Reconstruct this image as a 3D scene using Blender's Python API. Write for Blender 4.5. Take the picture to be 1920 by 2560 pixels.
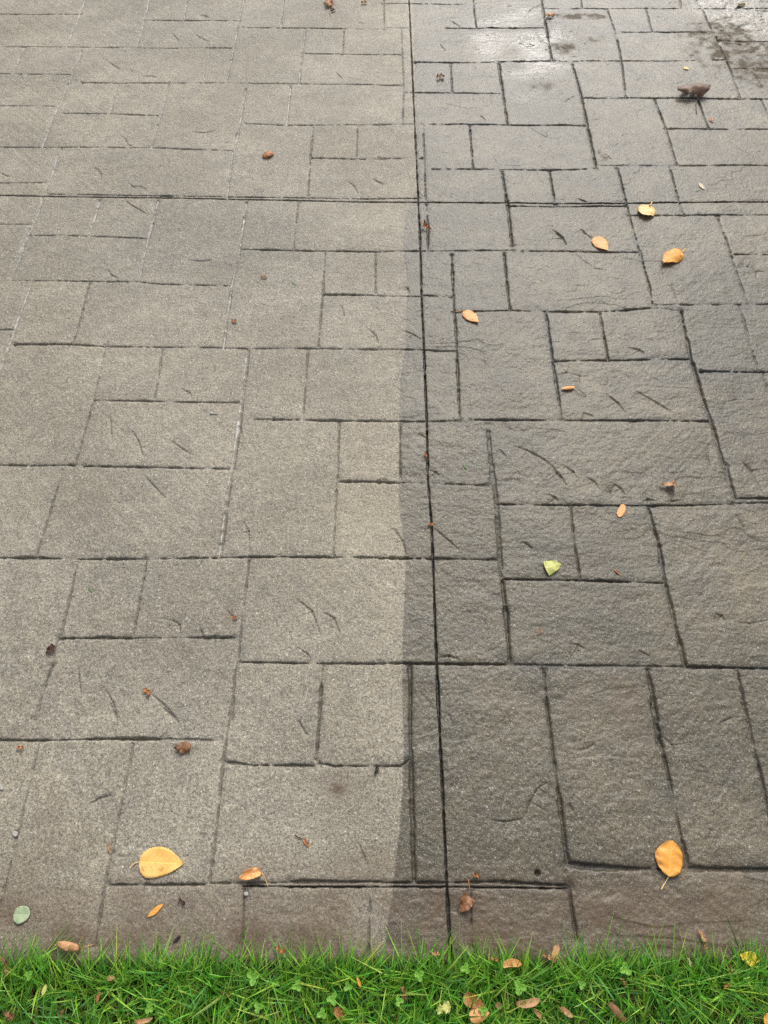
import bpy, math, random
import numpy as np

# ------------------------------------------------------------------ camera, sky, sun, exposure
for o in list(bpy.data.objects): bpy.data.objects.remove(o)
S = bpy.context.scene; COL = S.collection
R = math.radians
H = 1.65                      # eye height above the slab, metres
FOC = 1500.0                  # focal length in pixels of a 1659 x 2212 frame
TH = R(60.36)                 # the camera looks this far below the horizon
cam = bpy.data.cameras.new('camera'); camo = bpy.data.objects.new('camera', cam); COL.objects.link(camo)
cam.sensor_fit = 'VERTICAL'; cam.sensor_height = 36; cam.lens = 36*FOC/2212
cam.clip_start = 0.02; cam.clip_end = 500
camo.location = (0, 0, H); camo.rotation_euler = (R(90)-TH, 0, 0)
S.camera = camo

SUN_EL, SUN_AZ = R(46), R(12)   # azimuth measured from +Y towards +X
w = bpy.data.worlds.new('World'); S.world = w; w.use_nodes = True
nt = w.node_tree; nt.nodes.clear()
sky = nt.nodes.new('ShaderNodeTexSky'); sky.sky_type = 'NISHITA'; sky.sun_disc = False
sky.sun_elevation = SUN_EL; sky.sun_rotation = SUN_AZ
sky.air_density = 1.0; sky.dust_density = 5.0; sky.ozone_density = 1.0
hs = nt.nodes.new('ShaderNodeHueSaturation'); hs.inputs['Saturation'].default_value = 0.28
bg = nt.nodes.new('ShaderNodeBackground'); bg.inputs[1].default_value = 0.125
wo = nt.nodes.new('ShaderNodeOutputWorld')
nt.links.new(sky.outputs[0], hs.inputs['Color']); nt.links.new(hs.outputs[0], bg.inputs[0]); nt.links.new(bg.outputs[0], wo.inputs[0])
ld = bpy.data.lights.new('sun', 'SUN'); ld.energy = 1.25; ld.angle = R(22); ld.color = (1, .96, .9)
lo = bpy.data.objects.new('sun', ld); COL.objects.link(lo)
lo.rotation_euler = (R(90)-SUN_EL, 0, -SUN_AZ+math.pi)
S.view_settings.view_transform = 'Standard'; S.view_settings.look = 'None'
S.cycles.use_denoising = False
S.view_settings.gamma = 1; S.view_settings.exposure = 0.5

# ------------------------------------------------------------------ helpers
rng = np.random.default_rng(7); random.seed(7)
sT, cT = math.sin(TH), math.cos(TH)
def G(px, py):
    """surveyed position (1659 x 2212 frame) -> metres on the slab"""
    u, v = px-829.5, py-1106
    dn = FOC*sT+v*cT
    return H*u/dn, H*(FOC*cT-v*sT)/dn
def tag(o, label=None, cat=None, group=None, kind=None):
    if label: o['label'] = label
    if cat: o['category'] = cat
    if group: o['group'] = group
    if kind: o['kind'] = kind
    return o
def mesh_np(name, V, F, mat=None, parent=None, smooth=True):
    """F: (n,4) or (n,3) int array"""
    V = np.asarray(V, np.float32); F = np.asarray(F, np.int32)
    me = bpy.data.meshes.new(name); n, k = F.shape
    me.vertices.add(len(V)); me.vertices.foreach_set('co', V.ravel())
    me.loops.add(n*k); me.loops.foreach_set('vertex_index', F.ravel())
    me.polygons.add(n); me.polygons.foreach_set('loop_start', np.arange(0, n*k, k, dtype=np.int32))
    me.polygons.foreach_set('use_smooth', np.full(n, smooth))
    me.update(calc_edges=True)
    if mat: me.materials.append(mat)
    o = bpy.data.objects.new(name, me); COL.objects.link(o)
    if parent: o.parent = parent
    return o
def fattr(o, name, arr):
    a = o.data.attributes.new(name, 'FLOAT', 'POINT'); a.data.foreach_set('value', np.asarray(arr, np.float32).ravel())
def cattr(o, name, arr):
    arr = np.asarray(arr, np.float32)
    if arr.shape[1] == 3: arr = np.c_[arr, np.ones(len(arr), np.float32)]
    a = o.data.attributes.new(name, 'FLOAT_COLOR', 'POINT'); a.data.foreach_set('color', arr.ravel())

class NT:
    def __init__(s, name):
        s.m = bpy.data.materials.new(name); s.m.use_nodes = True; s.t = s.m.node_tree; s.t.nodes.clear()
        s.out = s.n('ShaderNodeOutputMaterial'); s.p = s.n('ShaderNodeBsdfPrincipled'); s.l(s.p.outputs[0], s.out.inputs[0])
    def n(s, ty, **k):
        x = s.t.nodes.new(ty)
        for a, b in k.items(): setattr(x, a, b)
        return x
    def l(s, a, b): s.t.links.new(a, b)
    def put(s, x, sock):
        if hasattr(x, 'is_output') or isinstance(x, bpy.types.NodeSocket): s.l(x, sock)
        else: sock.default_value = x
    def attr(s, name): return s.n('ShaderNodeAttribute', attribute_name=name)
    def math(s, op, a, b=0.0, c=None, clamp=False):
        x = s.n('ShaderNodeMath', operation=op, use_clamp=clamp); s.put(a, x.inputs[0]); s.put(b, x.inputs[1])
        if c is not None: s.put(c, x.inputs[2])
        return x.outputs[0]
    def noise(s, vec, scale, detail=3, rough=.55, w=None):
        x = s.n('ShaderNodeTexNoise'); x.inputs['Scale'].default_value = scale; x.inputs['Detail'].default_value = detail
        x.inputs['Roughness'].default_value = rough
        if vec is not None: s.l(vec, x.inputs['Vector'])
        return x.outputs['Fac']
    def rng(s, v, a, b, c=0., d=1., smooth=True):
        x = s.n('ShaderNodeMapRange', interpolation_type='SMOOTHSTEP' if smooth else 'LINEAR')
        for i, q in enumerate((v, a, b, c, d)): s.put(q, x.inputs[i])
        return x.outputs[0]
    def mix(s, f, a, b, mode='MIX'):
        x = s.n('ShaderNodeMix', data_type='RGBA', blend_type=mode)
        s.put(f, x.inputs[0]); s.put(a if not isinstance(a, tuple) else (*a, 1), x.inputs[6]); s.put(b if not isinstance(b, tuple) else (*b, 1), x.inputs[7])
        return x.outputs[2]
    def mapping(s, scale=(1, 1, 1), loc=(0, 0, 0), rot=0):
        g = s.n('ShaderNodeTexCoord'); m = s.n('ShaderNodeMapping')
        m.inputs['Scale'].default_value = scale; m.inputs['Location'].default_value = loc; m.inputs['Rotation'].default_value[2] = rot
        s.l(g.outputs['Object'], m.inputs['Vector']); return m.outputs[0]

# value noise on the rectilinear survey grid
def vnoise(xs, ys, lx, ly, seed):
    r = np.random.default_rng(seed)
    fx = (xs+10)/lx; fy = (ys+10)/ly
    ix = np.floor(fx).astype(int); iy = np.floor(fy).astype(int)
    tx = fx-ix; ty = fy-iy; tx = tx*tx*(3-2*tx); ty = ty*ty*(3-2*ty)
    ox, oy = ix.min(), iy.min(); ix -= ox; iy -= oy
    L = r.standard_normal((iy.max()+2, ix.max()+2)).astype(np.float32)
    A = L[:, ix]*(1-tx)+L[:, ix+1]*tx
    return (A[iy]*(1-ty)[:, None]+A[iy+1]*ty[:, None]).astype(np.float32)

# ------------------------------------------------------------------ survey of the stamped joints
# each block: origin in the 1659 x 2212 frame; its numbers are at twice that scale
BL = {1: (0, 0), 2: (829.5, 0), 3: (0, 484), 4: (829.5, 484), 5: (0, 1002.3), 6: (829.5, 1002.3), 7: (0, 1521), 8: (829.5, 1521)}
JOINTS = """
1 n -40,60 150,61 345,62
1 c 372,-30 340,70 285,200
1 n -40,201 300,203 600,204
1 n 590,206 1005,208
1 c 105,205 50,318
1 n -40,318 310,321
1 c 352,220 308,320 262,435 235,490 180,635
1 n -40,455 235,458
1 c 645,-20 622,90 590,200
1 c 812,-20 792,88
1 s 622,86 1035,90
1 c 1058,-30 1030,95 1018,160 978,358
1 s 1050,118 1215,120 1659,126
1 c 1225,-20 1213,120
1 c 1318,125 1305,235 1290,360
1 n 1487,127 1480,235
1 s 1310,232 1659,236
1 s 355,355 520,360 730,360
1 f 730,360 1000,358 1200,360
1 n 1200,360 1440,364 1740,369
1 c 512,365 470,492
1 c 730,368 692,495 655,640
1 n 275,490 480,492 695,500
1 n -40,635 250,637 640,638
1 n 655,638 1005,650
1 c 1060,382 1035,540 1012,645
1 c 1005,650 980,858
1 c 1255,370 1238,535
1 n 1060,535 1240,540 1659,540
1 n 1355,542 1340,680 1330,845
1 n 1545,545 1540,685
1 s 1345,680 1540,687 1659,687
1 c 265,642 240,700 190,840
1 n -40,790 200,790
1 c 185,855 160,930 125,1010 75,1106
1 c 430,868 405,950 382,1020
1 c 682,868 640,1030 620,1106
1 c 1065,872 1033,1106
1 n 1288,875 1268,1080
1 f -40,970 125,970
1 n 125,1018 385,1022 640,1032
1 n 1035,1078 1270,1084 1659,1088
1 n 1659,0 1659,120
1 n 200,838 500,843 700,848 1000,850 1659,859
2 n -10,15 200,16 390,18
2 n 0,120 110,122
2 s 270,121 400,122 690,122
2 s 385,-20 390,60 400,120
2 w 678,-30 690,60 700,110 725,262
2 n 850,-20 855,35
2 n 690,37 1100,38 1700,38
2 s 965,42 985,100 1000,140 1025,262 1045,422
2 n 1130,38 1145,90 1158,140
2 s 1000,140 1420,145
2 n 1280,-10 1285,35
2 s 1345,-10 1375,40 1440,180 1495,300 1540,422
2 n 1440,178 1720,182
2 n 1635,182 1690,300
2 n 1480,298 1720,302
2 f 75,125 85,400
2 n 85,400 80,540
2 n -20,235 75,237
2 s 130,270 500,268 730,266
2 f 730,266 1010,264
2 n 1010,264 1480,262
2 n 288,275 295,400
2 w 495,272 505,340 515,400 535,538
2 n 85,400 300,402 500,404
2 f -20,370 80,368
2 w 815,280 850,400 880,540 918,725
2 s 860,422 1060,424 1620,428 1720,430
2 s 1170,430 1220,560 1265,712
2 s 1355,430 1405,555
2 n 1630,430 1700,580
2 s 1215,557 1720,557
2 s 250,538 370,540 530,538 870,541
2 n -20,540 250,538
2 n 168,540 175,690 180,870
2 s 183,880 190,980 190,1080
2 s 370,545 385,730
2 s -20,685 165,685
2 s 210,730 385,732 715,735 920,728
2 f 920,715 1240,716
2 n 1240,716 1720,716
2 w 510,740 535,885 555,1060
2 s 715,738 740,885
2 s 1010,728 1045,860 1075,980 1110,1100
2 s 1235,720 1275,870 1298,930
2 n -20,857 150,857
2 s 540,890 740,893 1045,888
2 s 1060,930 1300,930 1720,928
2 s 1438,935 1470,1020 1500,1100
2 n -20,1085 190,1083 560,1080
2 s 600,1083 1110,1088
3 c 135,0 95,120 45,245
3 c 660,0 640,65 600,245
3 c 1050,0 1035,110 1000,265 965,535
3 n 45,245 300,247 600,250 700,260 1000,268
3 s 1035,110 1160,112 1270,116 1659,120
3 n 1405,125 1395,300 1375,530
3 n 1622,120 1622,300
3 s 1395,305 1659,308
3 c 135,252 60,455 -20,690
3 n 385,260 350,400 315,520
3 n -40,458 55,455
3 s 60,520 310,520 450,528
3 n 450,528 700,532 960,535 1070,540 1380,538 1659,542
3 n 455,540 430,650 405,760 380,850 325,1040
3 n 700,540 685,660 665,765
3 s 405,762 665,765 850,769 1030,770
3 c 1068,545 1040,770 1000,1060
3 n 1078,545 1052,770 1012,1060
3 n 1330,545 1320,700 1308,845
3 f 1100,845 1180,846
3 s 1180,846 1308,848 1659,852
3 n 1465,858 1460,1106
3 s -40,1040 160,1043 320,1040
3 s 360,1045 650,1050 990,1058
4 n -20,310 165,312
4 s 293,130 300,300 315,545 328,848
4 s 165,305 295,315
4 s 520,122 530,240 545,370
4 s 1110,115 1140,240 1165,365
4 s 1500,135 1540,250 1575,345
4 s 1500,133 1720,133
4 s 300,378 545,373 700,378 930,376 1170,362
4 n 1170,362 1280,375
4 n 1170,350 1530,348 1720,346
4 s 700,382 715,480 730,590 755,740 770,845
4 s 935,382 970,585
4 w 1285,375 1305,470 1330,580 1370,720 1420,860
4 s 735,592 970,587 1330,582
4 n 1540,355 1580,500 1620,635
4 s 1370,635 1720,640
4 n -20,540 165,542 305,548
4 n -20,853 180,853 330,850
4 s 375,845 770,848 1415,850
4 w 1420,860 1455,980 1490,1106
4 n 68,860 72,1106
4 n 445,865 465,1106
4 n 452,865 474,1106
4 f 1640,640 1659,700
5 n 270,25 215,210 155,400
5 c 1000,0 970,200 945,400
5 n 1010,0 982,200 955,400
5 n 1465,0 1455,80 1440,400
5 s -40,405 155,405 340,412 630,410
5 n 630,410 860,405 945,405
5 s 945,403 1190,400 1440,402
5 n 1440,402 1659,404
5 s 1460,75 1659,75
5 n 335,425 300,590 260,750
5 n 635,415 605,580 575,745
5 n 1075,415 1060,560 1045,680 1030,850
5 s 255,755 420,752 570,752
5 n 570,752 1010,750
5 n 250,760 235,800
5 s 225,870 193,960
5 f 193,960 175,1020 150,1106
5 n 1030,850 1015,900 1000,1106
5 s 1035,855 1400,862 1659,862
5 s 1395,870 1387,980 1380,1106
6 n 68,0 72,75
6 s -20,78 60,80
6 n 60,80 190,82 450,92
6 n 460,0 480,170 500,450 512,520
6 n 470,0 492,170 510,450
6 w 512,500 528,640 545,860
6 s 490,172 810,178 1140,180 1510,172
6 w 1480,0 1500,80 1520,150
6 s 1520,148 1720,150
6 n 1520,170 1720,168
6 s 808,182 825,350 850,500
6 w 1145,190 1190,350 1215,500
6 w 1215,500 1250,650 1305,870
6 s 510,495 850,502 1210,515
6 s -20,405 205,408
6 n 205,408 490,412
6 s -20,860 220,862 530,865
6 n 530,865 700,870 1300,875
6 s 1300,875 1720,884
6 w 112,870 115,1106
6 s 690,885 715,1106
6 w 1140,890 1185,1106
6 s 1530,890 1575,1106
7 s -40,155 150,158 500,150 700,152
7 n 700,152 950,158
7 f 165,175 120,370 60,620 -20,940
7 n 60,620 20,790 -10,900
7 f 575,175 540,350 480,650
7 n 480,650 455,780 410,1050
7 n 1000,0 965,240 940,500 905,770
7 s 1383,0 1375,140 1365,240
7 s 970,250 1100,265 1350,265
7 s 1380,255 1450,268 1659,268
7 s 470,780 680,782 880,780
7 n 905,775 1250,772
7 s 1250,768 1659,768
7 n 1055,800 1045,1106
7 n 1600,800 1590,1106
8 w 112,0 118,300 130,760
8 s -10,268 70,268 110,240
8 w 705,0 750,350 795,690
8 s 800,790 835,1020
8 w 1160,0 1190,130 1230,300 1315,710
8 w 1560,0 1610,210 1680,520
8 w 800,690 920,705 1150,712
8 n 1150,712 1330,710
8 w 1330,712 1659,715 1720,716
8 s -10,772 280,772 500,768 640,776 790,785
8 s 375,800 380,1050
"""
# saw cuts
CUTS = """
1 x -60,844 190,848 500,853 1000,861 1659,873
2 x 0,873 500,876 740,879 1045,876 1720,871
2 x 106,-40 115,150 130,480 148,870 158,1106
4 x 155,0 162,300 175,600 185,850 190,1106
6 x 190,68 205,250 215,500 228,870 238,1106
8 x 235,0 255,400 270,750 290,1106 296,1180
7 y 1050,786 1300,790 1659,790
8 y -10,790 300,790 790,797
"""
# conchoidal chips and scratches pressed by the slate texture; the sign tells which side sits lower
CHIPS = """
1 1 455,255 490,280 510,292 520,300
1 1 740,140 760,158 770,175
1 1 845,150 905,182
1 1 520,580 545,605 552,622 580,635
1 1 400,720 425,735 437,755 440,775
1 1 835,568 880,570 930,562
1 1 555,790 575,808 610,806 635,822
1 1 1450,310 1485,345
1 1 560,295 575,315
1 1 610,332 660,328 682,338
1 1 860,65 890,68 905,80
1 1 1545,95 1580,100
1 1 1500,780 1530,800 1550,840
1 1 0,745 45,765
1 1 1610,770 1659,795
1 1 545,870 640,930
2 1 240,190 265,218
2 1 730,990 775,1025 790,1060
2 1 850,990 900,1030
2 -1 1530,645 1580,665 1640,690
2 -1 620,545 700,590 760,600
2 1 830,410 800,425 780,442
2 1 410,495 440,520
2 1 285,90 330,115
2 -1 1250,205 1310,225 1380,255
2 1 620,55 650,30 680,20
2 -1 1470,80 1530,95 1590,135
2 -1 1560,160 1600,178
2 1 960,665 985,690
2 1 835,855 880,872
3 1 810,155 870,160 915,156
3 1 465,195 480,220 515,235
3 1 1475,350 1490,400
3 1 1590,450 1625,480 1635,520
3 1 780,712 820,725 832,755
3 1 575,895 600,940 622,1010
3 1 740,935 780,965 830,995
3 1 475,820 485,940
4 1 80,265 105,275 110,300
4 1 85,460 125,475 165,500
4 1 735,25 770,55 790,90
4 -1 830,130 910,190 980,200
4 -1 1240,260 1270,340
4 1 960,730 1010,770 1045,815
4 1 1090,720 1180,770 1250,815
4 1 1055,530 1105,540 1130,560
4 1 860,815 910,830
4 -1 1480,770 1520,758 1630,760
4 1 1480,770 1460,830
4 1 560,955 620,975 690,1015 735,1050
4 1 730,1045 750,1075 770,1095
4 1 780,1045 820,1070 835,1100
4 1 150,905 190,925
4 1 500,970 530,1005
4 1 1410,950 1400,1000 1410,1050
4 -1 1550,1030 1590,1060 1610,1106
4 -1 745,655 790,640 845,655 850,690
4 -1 1530,190 1570,185 1610,200 1605,235
5 1 1050,245 1075,290 1080,385
5 1 690,665 750,675 780,695 778,745
5 1 1280,580 1350,635 1385,740
5 1 1400,640 1445,665 1468,730
5 1 1285,790 1330,820 1345,845
5 1 450,960 490,1030 510,1100
5 1 650,990 710,1040 770,1106
5 1 620,45 720,150
5 1 340,880 350,1000
5 1 870,715 875,750
5 1 980,630 1010,665 1025,680
5 1 870,752 930,742 1000,755
6 1 740,30 770,60 790,95
6 1 870,55 910,75 935,115
6 -1 935,115 980,122 1000,90
6 1 995,85 1025,105 1045,135
6 1 710,130 740,145 755,160
6 1 1115,165 1140,150 1180,160
6 1 1235,160 1280,155
6 1 195,25 225,35 240,50
6 1 215,275 270,320 325,370
6 1 40,275 80,330 95,390
6 -1 955,205 1020,250 1160,340
6 -1 1560,0 1600,50 1640,120
6 1 600,330 645,365
6 1 800,775 840,780 870,800
6 1 1100,805 1150,830
6 1 1430,645 1460,655 1475,680
6 -1 1515,685 1580,690 1650,680
6 -1 1520,220 1570,300
6 1 235,835 280,828 330,845
7 1 385,435 430,405 485,392
7 1 1545,590 1575,660 1590,700
7 1 1290,70 1330,140
7 1 690,0 775,80
7 1 480,0 508,70
8 1 465,500 520,508 600,495
8 1 600,495 630,420 665,360 715,335
8 -1 830,205 880,190 915,172
8 1 800,430 820,465
8 -1 1175,120 1180,170 1210,190
8 -1 1205,140 1245,175 1260,220
8 1 1450,80 1520,50
8 -1 780,740 795,715
"""
def parse(txt):
    out = []
    for ln in txt.strip().splitlines():
        t = ln.split(); ox, oy = BL[int(t[0])]
        out.append((t[1], [G(ox+float(a)/2, oy+float(b)/2) for a, b in (p.split(',') for p in t[2:])], ox+float(t[2].split(',')[0])/2))
    return out

# ------------------------------------------------------------------ the patio slab
Y0, Y1 = -0.103, 4.7
cx0 = .100; 
def spacing(bounds):
    out = []
    for a, b, s in bounds:
        n = max(1, int(round((b-a)/s))); out.append(np.linspace(a, b, n, endpoint=False))
    out.append(np.array([bounds[-1][1]])); return np.concatenate(out)
yc = G(829, 436)[1]
xs = spacing([(-2.7, -1.95, .006), (-1.95, -1.0, .0024), (-1.0, .095, .0017), (.095, .15, .0010), (.15, 1.0, .0017), (1.0, 1.95, .0024), (1.95, 2.7, .006)])
ys = spacing([(Y0, 1.0, .0016), (1.0, yc-.03, .0021), (yc-.03, yc+.05, .0012), (yc+.05, 3.8, .0027), (3.8, Y1, .006)])
nx, ny = len(xs), len(ys)
print('patio grid', nx, ny)
X = xs[None, :].astype(np.float32); Y = ys[:, None].astype(np.float32)
Hh = np.zeros((ny, nx), np.float32)
wob = vnoise(xs, ys, .012, .012, 1)*.0011+vnoise(xs, ys, .05, .05, 2)*.0013
mod = np.clip(1+vnoise(xs, ys, .06, .06, 3)*.24+vnoise(xs, ys, .018, .018, 4)*.10, .5, 1.6)
rim = np.zeros((ny, nx), np.float32); groove = np.zeros((ny, nx), np.float32); pale_joint = np.zeros((ny, nx), np.float32)
dJ = np.zeros((ny, nx), np.float32)
def seg_window(p, q, r):
    i0, i1 = np.searchsorted(xs, [min(p[0], q[0])-r, max(p[0], q[0])+r]); j0, j1 = np.searchsorted(ys, [min(p[1], q[1])-r, max(p[1], q[1])+r])
    if i1-i0 < 2 or j1-j0 < 2: return None
    sl = (slice(j0, j1), slice(i0, i1)); x = X[:, i0:i1]; y = Y[j0:j1]
    dx, dy = q[0]-p[0], q[1]-p[1]; L2 = dx*dx+dy*dy+1e-12
    t = np.clip(((x-p[0])*dx+(y-p[1])*dy)/L2, 0, 1)
    ex, ey = x-(p[0]+t*dx), y-(p[1]+t*dy)
    d = np.sqrt(ex*ex+ey*ey); side = (ex*(-dy)+ey*dx)/math.sqrt(L2)
    return sl, t, d, side
#             half width, depth, shoulder depth, shoulder width
PROF = {'n': (.0020, .0042, .0009, .006), 's': (.0023, .0070, .0012, .007), 'f': (.0021, .0032, .0008, .006),
        'w': (.0037, .0078, .0020, .010), 'c': (.0030, .0046, .0014, .007)}
def carve(kind, pts, mask=None):
    hw, dp, sd, sw = PROF[kind]
    for a in range(len(pts)-1):
        r = seg_window(pts[a], pts[a+1], .035)
        if r is None: continue
        sl, t, d, side = r
        dd = np.maximum(d+wob[sl]*.9, 0)
        m = mod[sl]
        prof = dp*m*np.exp(-(dd/(hw*m))**3.2)
        sh = sd*np.exp(-(d/sw)**2)
        if mask is not None: prof = prof*mask[sl]; sh = sh*mask[sl]
        dJ[sl] = np.maximum(dJ[sl], prof+sh)
        g = np.exp(-(dd/(hw*1.05))**3)*(1 if mask is None else mask[sl])
        groove[sl] = np.maximum(groove[sl], g*{'n': .9, 's': 1, 'f': .65, 'w': .9, 'c': .35}[kind])
        if mask is None: rim[sl] = np.maximum(rim[sl], np.exp(-d/.013))
        if kind == 'c': pale_joint[sl] = np.maximum(pale_joint[sl], np.exp(-(dd/(hw*.9))**2.5)*m*.8)  # whitish colour along joints of this kind
    for p in (pts[0], pts[-1]):                                # small pits where joints meet
        r = seg_window(p, (p[0]+1e-4, p[1]), .03)
        if r is None: continue
        sl, t, d, side = r
        pit = dp*.75*np.exp(-(np.maximum(d+wob[sl]*1.5, 0)/.0075)**2.4)
        if mask is not None: pit = pit*mask[sl]
        dJ[sl] = np.maximum(dJ[sl], pit)
for kind, pts, px in parse(JOINTS): carve(kind, pts)
# beyond the surveyed area the ashlar pattern goes on
def outside():
    t = FOC*cT-0*Y                                              # project the grid to know what the survey covers
    dep = (Y*cT)+(H*sT)                                         # optical depth of slab points
    u = FOC*X/dep; v = FOC*(H*cT-Y*sT)/dep
    return ((np.abs(u) > 850) | (v < -1120)).astype(np.float32)
msk = outside()
yy = Y0+.12; k = 0; rr = random.Random(3)
while yy < Y1:
    hrow = rr.choice([.19, .27, .19, .38])
    for xa, xb in ((-2.7, -.6), (.6, 2.7)):
        carve('n', [(xa, yy+.004), ((xa+xb)/2, yy), (xb, yy+.003)], msk)
        x = xa+rr.uniform(0, .3)
        while x < xb:
            carve('n', [(x, yy), (x+.004, yy+hrow)], msk); x += rr.choice([.19, .28, .4, .47])
    if yy > 3.5:
        x = -1.9
        while x < 1.9: carve('n', [(x, yy), (x, yy+hrow)], msk); x += rr.choice([.19, .28, .4])
        carve('n', [(-1, yy), (1, yy)], msk)
    yy += hrow
cutm = np.zeros((ny, nx), np.float32)
for kind, pts, px in parse(CUTS):
    hw, dp = (.0027, .013) if kind == 'x' else (.0015, .008)
    for a in range(len(pts)-1):
        r = seg_window(pts[a], pts[a+1], .02)
        if r is None: continue
        sl, t, d, side = r
        dd = np.maximum(d+wob[sl]*.6, 0)
        p = dp*np.exp(-(dd/hw)**6)*np.clip(mod[sl]*1.1, .3, 1.2)
        sh = .0012*np.exp(-(np.abs(d)/.006)**2)
        cutm[sl] = np.maximum(cutm[sl], np.exp(-(dd/(hw*1.05))**4))
        dJ[sl] = np.maximum(dJ[sl], p+sh)
# every stamped stone takes its own slight tone and seat: label the areas closed in by joints on a coarse grid
q_ = .009; cxs = np.arange(-2.7, 2.7, q_); cys = np.arange(Y0, Y1, q_)
ii = np.clip(np.searchsorted(xs, cxs), 0, nx-1); jj = np.clip(np.searchsorted(ys, cys), 0, ny-1)
cell = np.zeros((len(cys), len(cxs)), np.float32)
for da in (-4, -2, 0, 2, 4):
    cell = np.maximum(cell, np.maximum(groove, pale_joint)[np.ix_(np.clip(jj+da, 0, ny-1), ii)]); cell = np.maximum(cell, np.maximum(groove, pale_joint)[np.ix_(jj, np.clip(ii+da, 0, nx-1))])
free = cell < .16
lab = np.where(free, np.arange(cell.size).reshape(cell.shape)+1, 10**9)
for _ in range(260):
    n2_ = lab.copy(); n2_[1:] = np.minimum(n2_[1:], lab[:-1]); n2_[:-1] = np.minimum(n2_[:-1], lab[1:])
    n2_[:, 1:] = np.minimum(n2_[:, 1:], lab[:, :-1]); n2_[:, :-1] = np.minimum(n2_[:, :-1], lab[:, 1:])
    lab = np.where(free, n2_, 10**9)
tv = np.where(free, np.sin(lab*12.9898)*43758.5453 % 1.0*2-1, 0).astype(np.float32)
for _ in range(3):                                               # let it run into the joints
    z0 = (~free)&(tv == 0)
    sh_ = np.maximum.reduce([np.abs(np.roll(tv, k_, a_)) for k_ in (1, -1) for a_ in (0, 1)])
    for k_ in (1, -1):
        for a_ in (0, 1): tv = np.where(z0 & (tv == 0), np.roll(tv, k_, a_), tv)
fi = np.clip((xs+2.7)/q_, 0, len(cxs)-1.001); fj = np.clip((ys-Y0)/q_, 0, len(cys)-1.001)
a_, b_ = fi.astype(int), fj.astype(int); u_, v_ = (fi-a_)[None], (fj-b_)[:, None]
tone = ((tv[np.ix_(b_, a_)]*(1-u_)+tv[np.ix_(b_, a_+1)]*u_)*(1-v_)+(tv[np.ix_(b_+1, a_)]*(1-u_)+tv[np.ix_(b_+1, a_+1)]*u_)*v_).astype(np.float32)
Hh += tone*.0005
tone += vnoise(xs, ys, .55, .5, 95)*.7
tone -= rim*np.clip(.6+1.6*vnoise(xs, ys, .09, .07, 81), 0, 3)*(.6+2.2/(1+np.exp(-(X-.1)/.03)))
# slate relief: long ripples across, broader swells, fine tooth
bx = np.interp(ys, *zip(*sorted(((G(px, py)[1], G(px, py)[0]) for px, py in
     [(893, 0), (898, 200), (901, 340), (903, 400), (892, 430), (876, 470), (871, 520), (874, 560), (880, 600), (878, 680), (876, 750), (867, 810), (863, 860), (862, 1000), (863, 1100), (871, 1150), (877, 1220), (873, 1300), (869, 1400), (870, 1500), (872, 1600), (870, 1700), (862, 1800), (852, 1880), (847, 1940), (835, 2010), (830, 2110)]))))
bnd = (X-bx[:, None]).astype(np.float32)
tone = tone+1.3*np.exp(-(bnd/.28)**2)*(bnd < 0)-1.6*np.exp(-(bnd/.16)**2)*(bnd >= 0)
rip = vnoise(xs, ys, .030, .012, 11)*.00026+vnoise(xs, ys, .08, .034, 12)*.00050+vnoise(xs, ys, .013, .007, 13)*.00018
amp = .65+.50*(1/(1+np.exp(-bnd/.03)))
px9, py9 = G(1130, 95); wetpatch = np.exp(-(((X-px9)/.24)**2+((Y-py9)/.36)**2)); px8, py8 = G(1610, 40)
wetpatch = np.maximum(wetpatch, np.exp(-(((X-px8)/.30)**2+((Y-py8)/.35)**2)))
wp = wetpatch*(1+.35*vnoise(xs, ys, .12, .06, 14))
Hh += rip*amp*(1+2.0*np.clip(wp, 0, 1.2))
Hh += vnoise(xs, ys, .22, .20, 15)*.0011+vnoise(xs, ys, .6, .6, 16)*.0012
Hh += (vnoise(xs, ys, .0045, .0045, 17)*.00020+vnoise(xs, ys, .008, .008, 18)*.00018)
for kind, pts, px in parse(CHIPS):
    s = float(kind)
    tot = len(pts)-1
    for a in range(tot):
        r = seg_window(pts[a], pts[a+1], .07)
        if r is None: continue
        sl, t, d, side = r
        u = (a+t)/tot; env = np.clip(4*u*(1-u), 0, 1)**.5*.95+.05
        dd = np.maximum(d+wob[sl]*.5, 0)
        line = .0021*env*np.exp(-(dd/.0019)**1.8)*np.clip(mod[sl], .4, 1.4)
        low = np.where(side*s < 0, np.exp(-(dd/.024)), 0)*.0026*env*((t > 0) & (t < 1))
        Hh[sl] -= np.where((t > 0) & (t < 1) | (d < .003), line, 0)
        Hh[sl] -= low
        groove[sl] = np.maximum(groove[sl], .38*env*np.exp(-(dd/.0018)**2))
tn_ = vnoise(xs, ys, .17, .10, 91)*1.1+vnoise(xs, ys, .055, .040, 92)*.40+.3
fl_ = np.floor(tn_); fr_ = np.clip((tn_-fl_-.86)/.14, 0, 1)
Hh += (fl_+fr_*fr_*(3-2*fr_))*.0012*np.clip(.35+.75*vnoise(xs, ys, .21, .17, 96), 0, 1)*(.30+.70/(1+np.exp(-bnd/.03)))
# the little round hole
hx, hy = G(829.5+332, 1521+365)
r2 = ((X-hx)**2+(Y-hy)**2); Hh -= .012*np.exp(-(r2/.006**2)**2)
Hh -= dJ
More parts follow.
